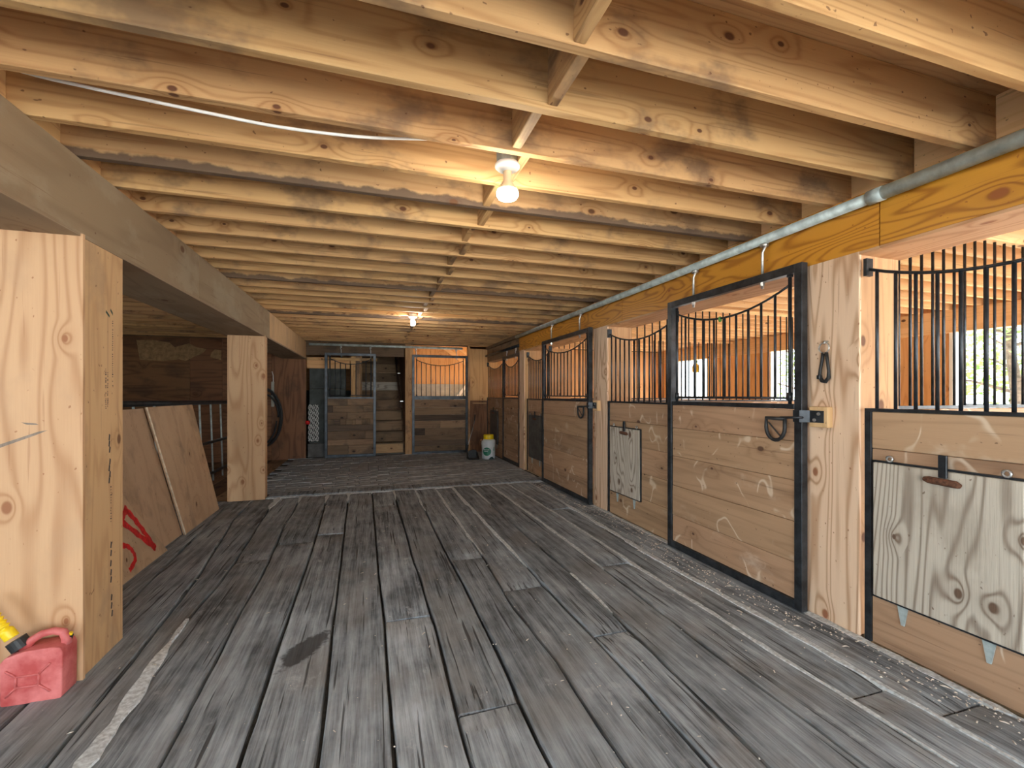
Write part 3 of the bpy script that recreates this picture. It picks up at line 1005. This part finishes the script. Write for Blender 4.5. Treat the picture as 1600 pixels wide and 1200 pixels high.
def partition(y, label, bars=True):
    t = thing('stall_partition', ((XR + XS) / 2, y, 0), label, 'partition', 'stall partitions')
    z = 0.0
    n = 5 if bars else 9
    hh = 1.17 / 5
    for k in range(n):
        bx('board', board_brown('X') if k < 5 else pine_stall('X'), t, XR + .32, XS - .07, y - .02, y + .02, k * hh + .001, min((k + 1) * hh, 2.0) - .001, .003)
    if bars:
        bx('rail', STEEL, t, XR + .32, XS - .07, y - .015, y + .015, 1.171, 1.19, 0)
        bx('top_plate', pine_stall('X'), t, XR + .32, XS - .07, y - .03, y + .03, 2.262, 2.30, .002)
        src = None
        xk = XR + .385
        while xk < XS - .1:
            if src is None:
                src = MB().tube([(xk, y, 1.18), (xk, y, 2.265)], .008, 8).build('bar', STEEL, t, smooth=True)
            else:
                o = src.copy()
                COL.objects.link(o)
                o.parent = t
                o.location.x = xk - t.location.x
            xk += .101
    return t


partition(1.88, 'barred stall partition behind the pale near post')
partition(4.5, 'barred stall partition behind the middle post')
tp = partition(7.22, 'stall partition with tall boards and bars behind the narrow far post')
for q in range(3):
    bx('tall_board', ply_tan('Z'), tp, XR + .32 + .19 * q, XR + .508 + .19 * q, 7.17, 7.195, 1.0, 2.05, .002)

# ------------------------------------------------------------------ back opening: posts, stairs, dark panel
t = thing('stair_post', (-.3, 9.8, 0), 'rough pale wooden post at the left of the stairs', 'post')
bx('post_core', pine('Z'), t, -.40, -.30, 9.79, 9.88, 0, ZJ, .003)
bx('post_board', board_old('Z'), t, -.30, -.22, 9.80, 9.88, 0, ZJ, .003)
bx('post_board', pine('Z'), t, -.22, -.18, 9.79, 9.88, 0, ZJ, .003)
t = thing('stair_post', (.74, 9.7, 0), 'pale wooden post between the two back wall doors', 'post')
bx('post_core', pine('Z'), t, .685, .80, 9.66, 9.80, 0, ZJ, .003)
bx('post_strip', pine('Z'), t, .80, .845, 9.70, 9.78, 0, ZJ, .003)

t = thing('staircase', (.2, 10.0, 0), 'steep wooden stairs climbing behind the back wall', 'stairs')
for k in range(11):
    yk = 9.98 + .2 * k
    mt = ply_tan('X') if k == 0 else (hatch_ply('X') if k == 6 else board_old('X'))
    bx('riser', mt, t, -.34, .66, yk, yk + .02, .225 * k + .004, .225 * (k + 1) - .026, .002)
    bx('tread', board_old('X'), t, -.34, .66, yk - .02, yk + .22, .225 * (k + 1) - .026, .225 * (k + 1), .003)
for xs in (-.36, .66):
    MB().prism([(9.96, 0), (10.2, 0), (12.2, 2.25), (12.2, 2.53), (9.96, .2)], xs, xs + .035, 'yz').build('stringer', board_old('Y'), t)
MB().tube([(.60, 9.86, .98), (.60, 12.0, 3.3 - .95)], .024, 10).build('handrail', plain('dark_handrail', (.06, .03, .018), .4), t, smooth=True)
for yk, zk in ((10.0, 1.10), (11.0, 1.75)):
    bx('rail_bracket', ZINC, t, .60, .66, yk, yk + .015, zk, zk + .015, 0)

t = thing('dark_cupboard', (-1.03, 9.85, 0), 'dark grey panel door in the recess left of the old board door', 'panel')
bx('plinth', plain('grey_plinth', (.11, .105, .10), .8, 0, .3, 6), t, XL + .02, -.5, 9.76, 10.0, 0, .27, .004)
bx('lower_panel', GREY_PANEL, t, XL + .04, -.5, 9.84, 9.88, .27, 1.365, .004)
bx('upper_panel', GREY_PANEL, t, XL + .04, -.5, 9.85, 9.88, 1.37, 1.79, .004)
t = thing('hay_net', (-1.1, 9.8, .32), 'white knotted rope hay net hanging in the dark recess', 'net')
for k in range(7):
    xk = -1.185 + .028 * k
    m = MB().tube([(xk + .012 * math.sin(q * 2.1 + k * 1.7), 9.80 + .012 * math.cos(q * 1.7 + k), .32 + .73 * q / 22 + .01 * math.sin(k * 2.0)) for q in range(23)], .0075, 5)
    for q in range(k % 2, 22, 4):
        m.box(xk - .012, xk + .012, 9.787, 9.812, .33 + .033 * q, .338 + .033 * q)
    m.build('strand', ROPE, t, smooth=False)
t = thing('red_knob', (-1.2, 9.72, .7), 'small red round knob at the left edge of the dark recess', 'knob')
MB().lathe([(.01, -.04), (.04, -.03), (.05, 0), (.04, .03), (.01, .04)], (-1.195, 9.70, .70), 14).build('knob_cap', RED_SPRAY, t, smooth=True)
MB().tube([(-1.195, 9.70, .70), (-1.195, 9.76, .70)], .015, 8).build('knob_stem', STEEL, t)

# sun streak made as a white board, and diagonal timbers, in the bright back room
t = thing('diagonal_brace', (2.2, 11.5, 1.1), 'diagonal streak of sunlight made as a white board low in the bright back room', 'brace')
MB().prism([(1.98, 1.05), (2.06, 1.05), (2.46, 1.55), (2.38, 1.55)], 11.50, 11.54, 'xz').build('board', WHITE_TRIM, t)  # white colour stands in for the sunlight here
bx('foot', WHITE_TRIM, t, 1.97, 2.07, 11.50, 11.56, 0, 1.06, .002)
t = thing('diagonal_beam', (2.1, 11.4, 2.0), 'pale diagonal timber high in the bright back room', 'beam')
MB().prism([(1.55, 2.54), (1.72, 2.54), (2.6, 1.92), (2.6, 1.80)], 11.40, 11.44, 'xz').build('board', pine_stall('X'), t)
MB().prism([(1.90, 2.54), (2.02, 2.54), (2.6, 2.14), (2.6, 2.05)], 11.30, 11.34, 'xz').build('board', pine_stall('X'), t)

# ------------------------------------------------------------------ lamps and cable


def lamp(x, y, label, lit, R=.058):
    t = thing('ceiling_lamp', (x, y, 2.15), label, 'lamp', 'bare bulb ceiling lamps')
    MB().lathe([(.05, 2.318), (.052, 2.33), (.052, 2.40), (.05, 2.405)], (x, y, 0), 8).build('junction_box', GALV, t)
    MB().box(x - .09, x + .09, y - .012, y + .012, 2.40, 2.42).build('hanger_bar', GALV, t)
    MB().lathe([(.022, 2.285), (.028, 2.295), (.05, 2.297), (R, 2.305), (R, 2.315), (.054, 2.32)], (x, y, 0), 28).build('porcelain_base', WHITE_PL, t, smooth=True)
    MB().lathe([(.020, 2.292), (.020, 2.262), (.019, 2.248), (.024, 2.235), (.040, 2.212), (.0475, 2.196)], (x, y, 0), 28).build('bulb_neck', BULB_GLASS, t, smooth=True)
    MB().lathe([(.0475, 2.196), (.050, 2.186), (.049, 2.174), (.042, 2.163), (.025, 2.156), (.004, 2.1545)], (x, y, 0), 28).build('bulb_face', lit, t, smooth=True)
    return t


lamp(.60, 1.985, 'near ceiling lamp with lit reflector bulb on porcelain base', BULB_LIT)
t = thing('ceiling_lamp', (.53, 6.08, 2.15), 'far ceiling lamp with small lit round bulb', 'lamp', 'bare bulb ceiling lamps')
MB().lathe([(.04, 2.27), (.056, 2.28), (.058, 2.30), (.05, 2.33)], (.53, 6.08, 0), 20).build('porcelain_base', WHITE_PL, t, smooth=True)
MB().lathe([(.014, 2.275), (.016, 2.25), (.028, 2.225), (.032, 2.20), (.028, 2.178), (.014, 2.166), (.003, 2.164)], (.53, 6.08, 0), 20).build('bulb', BULB_LIT2, t, smooth=True)

cp = [(-1.30, 1.95, 2.40), (-1.12, 1.935, 2.345), (-.943, 1.93, 2.326), (-.822, 1.93, 2.318), (-.567, 1.93, 2.303), (-.33, 1.93, 2.294), (-.049, 1.93, 2.306), (.181, 1.93, 2.336),
      (.38, 1.94, 2.37), (.56, 1.985, 2.395)]
t = thing('electrical_cable', (-.3, 1.93, 2.29), 'white electrical cable sagging between joists toward the near lamp', 'cable')
P = [Vector(p) for p in cp]
sm = []
for i in range(len(P) - 1):
    p0, p1, p2, p3 = P[max(i - 1, 0)], P[i], P[i + 1], P[min(i + 2, len(P) - 1)]
    for q in range(5):
        s = q / 5
        sm.append(.5 * ((2 * p1) + (p2 - p0) * s + (2 * p0 - 5 * p1 + 4 * p2 - p3) * s * s + (3 * p1 - p0 - 3 * p2 + p3) * s ** 3))
sm.append(P[-1])
MB().tube([tuple(p) for p in sm], .0062, 8).build('sheath', CABLE, t, smooth=True)
MB().box(-1.31, -1.29, 1.94, 1.96, 2.392, 2.408).build('staple', ZINC, t)

# ------------------------------------------------------------------ red fuel can
t = thing('fuel_can', (-1.33, 2.38, 0), 'faded red plastic fuel can with yellow corrugated spout', 'fuel can')
body = [(-1.433, .008), (-1.428, 0), (-1.243, 0), (-1.234, .008), (-1.232, .19), (-1.240, .212), (-1.275, .218), (-1.36, .214), (-1.418, .196), (-1.434, .176)]
MB().prism(body, 2.335, 2.437, 'xz').build('body', RED_PL, t, .012, True, 3)
hd = MB().tube([(-1.385, 2.386, .200), (-1.360, 2.386, .236), (-1.325, 2.386, .258), (-1.285, 2.386, .264), (-1.255, 2.386, .254), (-1.244, 2.386, .225), (-1.246, 2.386, .205)],
               [.020, .016, .0145, .0145, .016, .017, .019], 12)
hd.build('handle', RED_PL, t, smooth=True)
yf = 2.334
cx, cz = -1.345, .095
for (a, b) in (((-.037, .022), (.037, .022)), ((-.037, -.022), (.037, -.022)), ((-.037, .022), (-.037, -.022)), ((.037, .022), (.037, -.022)),
               ((-.037, .022), (-.07, .05)), ((.037, .022), (.074, .06)), ((-.037, -.022), (-.07, -.055)), ((.037, -.022), (.074, -.055))):
    MB().tube([(cx + a[0], yf, cz + a[1]), (cx + b[0], yf, cz + b[1])], .0045, 6).build('embossed_rib', RED_PL, t, smooth=True)
col = MB().tube([(-1.392, 2.386, .212), (-1.412, 2.386, .246)], .034, 20)
c = col.build('spout_collar', RUBBER, t)
m = MB()
for k in range(16):
    w = 2 * math.pi * k / 16
spath, srad = [], []
for k in range(46):
    s = k / 45
    p = (-1.412 - .012 - s * .10, 2.386, .246 + .01 + s * .17)
    spath.append(p)
    srad.append(.024 if s < .2 else (.0185 + .0045 * math.sin(s * 70)))
MB().tube(spath, srad, 16).build('spout', YEL_PL, t, smooth=True)
MB().tube([(-1.243, 2.392, .214), (-1.236, 2.392, .236)], .013, 12).build('vent_cap', RUBBER, t)
MB().tube([(-1.2355, 2.392, .236), (-1.2325, 2.392, .246)], .008, 10).build('vent_button', YEL_PL, t)
for o in t.children:
    o.location.x += .012

# ------------------------------------------------------------------ leaning plywood sheets and gate in the left bay


def leaning(name, mat, label, ybr, ytr, ybl, ytl, xb, xt, zt, th=.016, cat='plywood sheet'):
    t = thing(name, ((xb + xt) / 2, (ybl + ybr) / 2, 0), label, cat, 'plywood sheets leaning in the left bay')
    vs = [(xb, ybl, 0.0), (xb, ybr, 0.0), (xt, ytr, zt), (xt, ytl, zt)]
    nx, nzz = zt, (xb - xt)
    L = math.hypot(nx, nzz)
    off = Vector((-nx / L * th, 0, -nzz / L * th))
    vb = [tuple(Vector(v) + off) for v in vs]
    MB().add(vs + vb, [(0, 1, 2, 3), (7, 6, 5, 4), (0, 4, 5, 1), (1, 5, 6, 2), (2, 6, 7, 3), (3, 7, 4, 0)]).build('sheet', mat, t, .001)
    return t, vs


LEAN = wood('leaning_plywood', 'Z', (.50, .33, .195), (.33, .20, .105), ring=6, sg=.6, sa=3.5, kn=2.2, kthr=.7, fib=.3, tone=.6, rough=.75,
            grime=(.17, .115, .075), gamt=.5, gthr=.5, var=.1, wring=.3)
tr, _ = leaning('plywood_sheet', LEAN, 'rightmost leaning plywood sheet, next to the second left post', 5.66, 5.56, 4.72, 4.54, -1.585, -1.805, 1.15)
MB().tube([(-1.584, 4.716, .004), (-1.804, 4.536, 1.15)], .007, 6).build('raw_edge', plain('raw_ply_edge', (.62, .50, .36), .8), tr)
leaning('plywood_sheet', LEAN, 'middle leaning plywood sheet behind the red-painted one', 4.74, 4.56, 3.3, 3.2, -1.615, -1.835, 1.14)
t, vs = leaning('plywood_sheet', LEAN, 'front leaning plywood sheet with red spray paint strokes', 4.28, 3.55, 2.9, 2.5, -1.555, -1.795, 1.0)


def on_sheet(y, z):
    return (-1.555 - .24 * z / 1.0 + .002, y, z)


def stroke(pts, w):
    Q = [Vector(p) for p in pts]
    sm2 = []
    for i in range(len(Q) - 1):
        p0, p1, p2, p3 = Q[max(i - 1, 0)], Q[i], Q[i + 1], Q[min(i + 2, len(Q) - 1)]
        for q in range(5):
            h = q / 5
            sm2.append(.5 * ((2 * p1) + (p2 - p0) * h + (2 * p0 - 5 * p1 + 4 * p2 - p3) * h * h + (3 * p1 - p0 - 3 * p2 + p3) * h ** 3))
    pts = sm2 + [Q[-1]]
    w *= .8
    vs_, fs_ = [], []
    for i, (y, z) in enumerate(pts):
        a = pts[max(i - 1, 0)]
        b = pts[min(i + 1, len(pts) - 1)]
        d = Vector((b[0] - a[0], b[1] - a[1])).normalized()
        n = Vector((-d.y, d.x)) * w * (1 + .25 * math.sin(i * 2.3))
        vs_ += [on_sheet(y + n.x, z + n.y), on_sheet(y - n.x, z - n.y)]
    for i in range(len(pts) - 1):
        fs_.append((2 * i, 2 * i + 1, 2 * i + 3, 2 * i + 2))
    k = len(vs_)
    vs_ += [(v[0] - .0025, v[1], v[2] - .0005) for v in vs_]
    return vs_, fs_


for pts, w in (([(3.35, .78), (3.5, .74), (3.62, .66)], .035), ([(3.55, .56), (3.75, .40), (3.95, .22), (4.10, .08)], .028), ([(3.85, .46), (3.93, .36), (4.02, .22), (4.10, .08)], .030),
               ([(3.4, .36), (3.6, .40), (3.75, .40), (3.88, .44)], .032), ([(3.45, .22), (3.62, .24), (3.74, .22), (3.80, .16), (3.80, .10), (3.70, .06)], .022),
               ([(3.3, .2), (3.42, .1), (3.50, .06)], .024)):
    MB().add(*stroke(pts, w)).build('spray_paint_stroke', RED_SPRAY, t)

t = thing('pipe_gate', (-2.2, 6, 0), 'dark pipe gate standing behind the leaning plywood sheets', 'gate')
MB().tube([(-2.2, 2.2, 1.20), (-2.2, 9.5, 1.12)], .03, 10).build('top_rail', STEEL, t, smooth=True)
MB().tube([(-2.2, 2.2, .60), (-2.2, 9.5, .56)], .022, 10).build('rail', STEEL, t, smooth=True)
MB().tube([(-2.2, 2.2, .12), (-2.2, 9.5, .12)], .022, 10).build('rail', STEEL, t, smooth=True)
for k in range(17):
    yk = 2.3 + .44 * k
    MB().tube([(-2.2, yk, 0), (-2.2, yk - .12, 1.15)], .012, 8).build('upright', GALV, t, smooth=True)

# coiled hose and strip on the back wall
t = thing('coiled_hose', (-1.9, 9.6, .2), 'black hose coiled on the dark back wall', 'hose')
path = []
for k in range(160):
    w = k / 160 * 4 * 2 * math.pi
    a = .22 + .09 * math.sin(w * .13 + .4) + .012 * (k / 40)
    path.append((-1.95 + a * math.cos(w), 9.57 + .05 * math.sin(w * .37), .82 + (.42 + .14 * math.sin(w * .11)) * math.sin(w)))
MB().tube(path, .017, 7).build('hose_coil', RUBBER, t, smooth=True)
MB().tube([(-1.80, 9.675, 1.27), (-1.80, 9.54, 1.25), (-1.80, 9.53, 1.29)], .012, 6).build('hook', STEEL, t)
t = thing('wall_strip', (-1.81, 9.66, 1.0), 'pale narrow metal strip fixed above the coiled hose', 'strip')
bx('strip', plain('pale_strip', (.42, .42, .36), .5, 0, .1, 9), t, -1.835, -1.785, 9.655, 9.68, 1.02, 1.50, .003)
MB().tube([(-1.80, 9.665, 1.50), (-1.80, 9.66, 1.62), (-1.82, 9.655, 1.70)], .008, 6).build('wire', ZINC, t)

# ------------------------------------------------------------------ white tub and scoop in the far corner
cx, cy = 2.19, 8.52
t = thing('plastic_tub', (cx, cy, 0), 'white plastic tub with yellow lid and green round label', 'tub')
MB().lathe([(.105, 0), (.125, .01), (.13, .05), (.132, .20), (.142, .30), (.135, .355), (.11, .385), (.095, .39)], (cx, cy, 0), 32).build('body', WHT_TUB, t, smooth=True)
MB().lathe([(.098, .385), (.10, .39), (.10, .465), (.095, .475), (.01, .478)], (cx, cy, 0), 28).build('lid', YEL_PL, t, smooth=True)


def tub_patch(name, pts, mat, rr=.1335, parent=t):
    # pts: (angle, z) outline on the tub's side, real shell with thickness
    vs_ = [(cx + (rr + .004) * math.cos(a), cy + (rr + .004) * math.sin(a), z) for a, z in pts]
    ca = sum(p[0] for p in pts) / len(pts)
    czz = sum(p[1] for p in pts) / len(pts)
    vs_.append((cx + (rr + .007) * math.cos(ca), cy + (rr + .007) * math.sin(ca), czz))
    n = len(pts)
    fs_ = [(i, (i + 1) % n, n) for i in range(n)]
    vi = [(cx + (rr - .004) * math.cos(a), cy + (rr - .004) * math.sin(a), z) for a, z in pts]
    vs_ += vi
    fs_ += [(i, (i + 1) % n, n + 1 + (i + 1) % n, n + 1 + i) for i in range(n)]
    return MB().add(vs_, fs_).build(name, mat, parent)


fa = math.atan2(-cy, -cx)
lb = tub_patch('label', [(fa - .25 + .62 * math.cos(w), .155 + .08 * math.sin(w)) for w in [2 * math.pi * k / 24 for k in range(24)]], GRN_LBL)
for (z, a0, a1) in ((.185, -.7, .1), (.155, -.62, -.1)):
    tub_patch('label_print', [(fa + a0, z), (fa + a1, z), (fa + a1, z + .014), (fa + a0, z + .014)], WHT_TUB, .139)
tub_patch('base_swoosh', [(fa + .0, .006), (fa + .3, .05), (fa + .6, .055), (fa + .95, .006)], plain('dark_green_print', (.015, .05, .045), .5), .131)
tub_patch('side_print', [(fa + .78, .17), (fa + .92, .17), (fa + .95, .24), (fa + .85, .25)], GRN_LBL)
MB().tube([(cx - .12, cy - .03, .37), (cx - .16, cy - .04, .385), (cx - .17, cy - .04, .36)], .010, 8).build('handle_lug', plain('orange_lug', (.5, .2, .06), .5), t)

t = thing('dust_scoop', (1.9, 8.7, 0), 'black scoop with thin curved grey handle leaning by the back door', 'scoop')
MB().prism([(1.79, .01), (2.0, .0), (1.99, .15), (1.93, .17), (1.83, .15)], 8.68, 8.70, 'xz').build('back_plate', RUBBER, t, .004)
for xk in (1.79, 1.985):
    MB().prism([(8.46, 0.002), (8.68, .002), (8.68, .13), (8.62, .12), (8.48, .015)], xk, xk + .01, 'yz').build('side_plate', RUBBER, t)
MB().prism([(1.79, 8.46), (1.99, 8.46), (1.99, 8.70), (1.79, 8.70)], .002, .012, 'xy').build('pan', RUBBER, t)
hp = [(1.80, 8.69, .14), (1.83, 8.74, .26), (1.89, 8.82, .40), (1.96, 8.90, .56), (2.01, 8.97, .72), (2.035, 9.02, .84)]
MB().tube(hp[:2], .012, 8).build('grip_socket', RUBBER, t, smooth=True)
MB().tube(hp[1:5], .009, 8).build('handle', ZINC, t, smooth=True)
MB().tube(hp[4:], .012, 8).build('hand_grip', RUBBER, t, smooth=True)

# fly trap hanging in the far stall opening
t = thing('fly_trap', (6.6, 7.98, 1.72), 'yellow fly trap hanging in the far bright stall opening', 'fly trap')
MB().lathe([(.03, 1.72), (.065, 1.73), (.07, 1.84), (.05, 1.90), (.02, 1.93)], (6.6, 7.98, 0), 14).build('bag', YEL_PL, t, smooth=True)
MB().lathe([(.03, 1.925), (.045, 1.935), (.04, 1.98), (.01, 1.99)], (6.6, 7.98, 0), 14).build('cap', plain('green_cap', (.12, .32, .05), .5), t, smooth=True)
MB().tube([(6.6, 7.98, 1.985), (6.6, 7.98, ZJ + .02)], .003, 6).build('string', ROPE, t)

# ------------------------------------------------------------------ outside: trees, picket fence


def tree(x, y, h, r, label, n=1500, trunk=.14):
    t = thing('tree', (x, y, -.12), label, 'tree', 'trees outside the stalls')
    MB().tube([(x, y, -.12), (x + .1, y, h * .3), (x, y + .1, h * .6), (x + .1, y, h * .9)], [trunk, trunk * .8, trunk * .5, trunk * .2], 9).build('trunk', BARK, t, smooth=True)
    br = MB()
    for k in range(9):
        a = k * 2.4
        z0 = h * (.25 + .06 * k)
        br.tube([(x, y, z0), (x + r * .4 * math.cos(a), y + r * .4 * math.sin(a), z0 + .25), (x + r * .8 * math.cos(a), y + r * .8 * math.sin(a), z0 + .35)], [.04, .025, .008], 6)
    br.build('branches', BARK, t)
    vs_, fs_ = [], []
    cl = [(random.gauss(0, .45), random.gauss(0, .45), random.uniform(.28, 1.0)) for _ in range(38)]
    for i in range(n):
        c0 = random.choice(cl)
        px = x + r * c0[0] + random.gauss(0, .16) * r
        py = y + r * c0[1] + random.gauss(0, .16) * r
        pz = h * c0[2] + random.gauss(0, .06) * h
        s = random.uniform(.045, .10)
        a = Vector((random.gauss(0, 1), random.gauss(0, 1), random.gauss(0, .6))).normalized()
        b = a.cross(Vector((random.gauss(0, 1), random.gauss(0, 1), random.gauss(0, 1)))).normalized()
        k = len(vs_)
        p = Vector((px, py, pz))
        n_ = a.cross(b) * s * .2
        for q in (p - a * s, p + b * s * .55 + n_, p + a * s, p - b * s * .55 + n_):
            vs_.append(tuple(q))
        fs_ += [(k, k + 1, k + 2), (k, k + 2, k + 3)]
    tag(MB().add(vs_, fs_).build('foliage', LEAF, t), kind='stuff')


tree(13.2, 6.0, 4.2, 1.7, 'leafy tree seen through the nearest stall opening', 1900)
tree(17.5, 9.8, 4.6, 1.5, 'thin leafy tree left of the one in the nearest stall opening', 900)
tree(16.0, 13.4, 4.6, 1.8, 'tree outside the middle stall opening', 1100)

t = thing('picket_fence', (11.0, 7, -.12), 'pale picket fence with dark top rail outside the stalls', 'fence')
src = None
for k in range(70):
    yk = 2.5 + .17 * k
    if src is None:
        src = bx('picket', PALE_PAINT, t, 11.0, 11.02, yk, yk + .09, -.12, .80, 0)
    else:
        o = src.copy()
        COL.objects.link(o)
        o.parent = t
        o.location.y += .17 * k
MB().tube([(10.97, 2.4, 1.06), (10.97, 14.5, 1.06)], .022, 8).build('top_rail', STEEL, t, smooth=True)
bx('rail', PALE_PAINT, t, 11.02, 11.05, 2.4, 14.5, .55, .63, 0)
bx('rail', PALE_PAINT, t, 11.02, 11.05, 2.4, 14.5, .05, .13, 0)
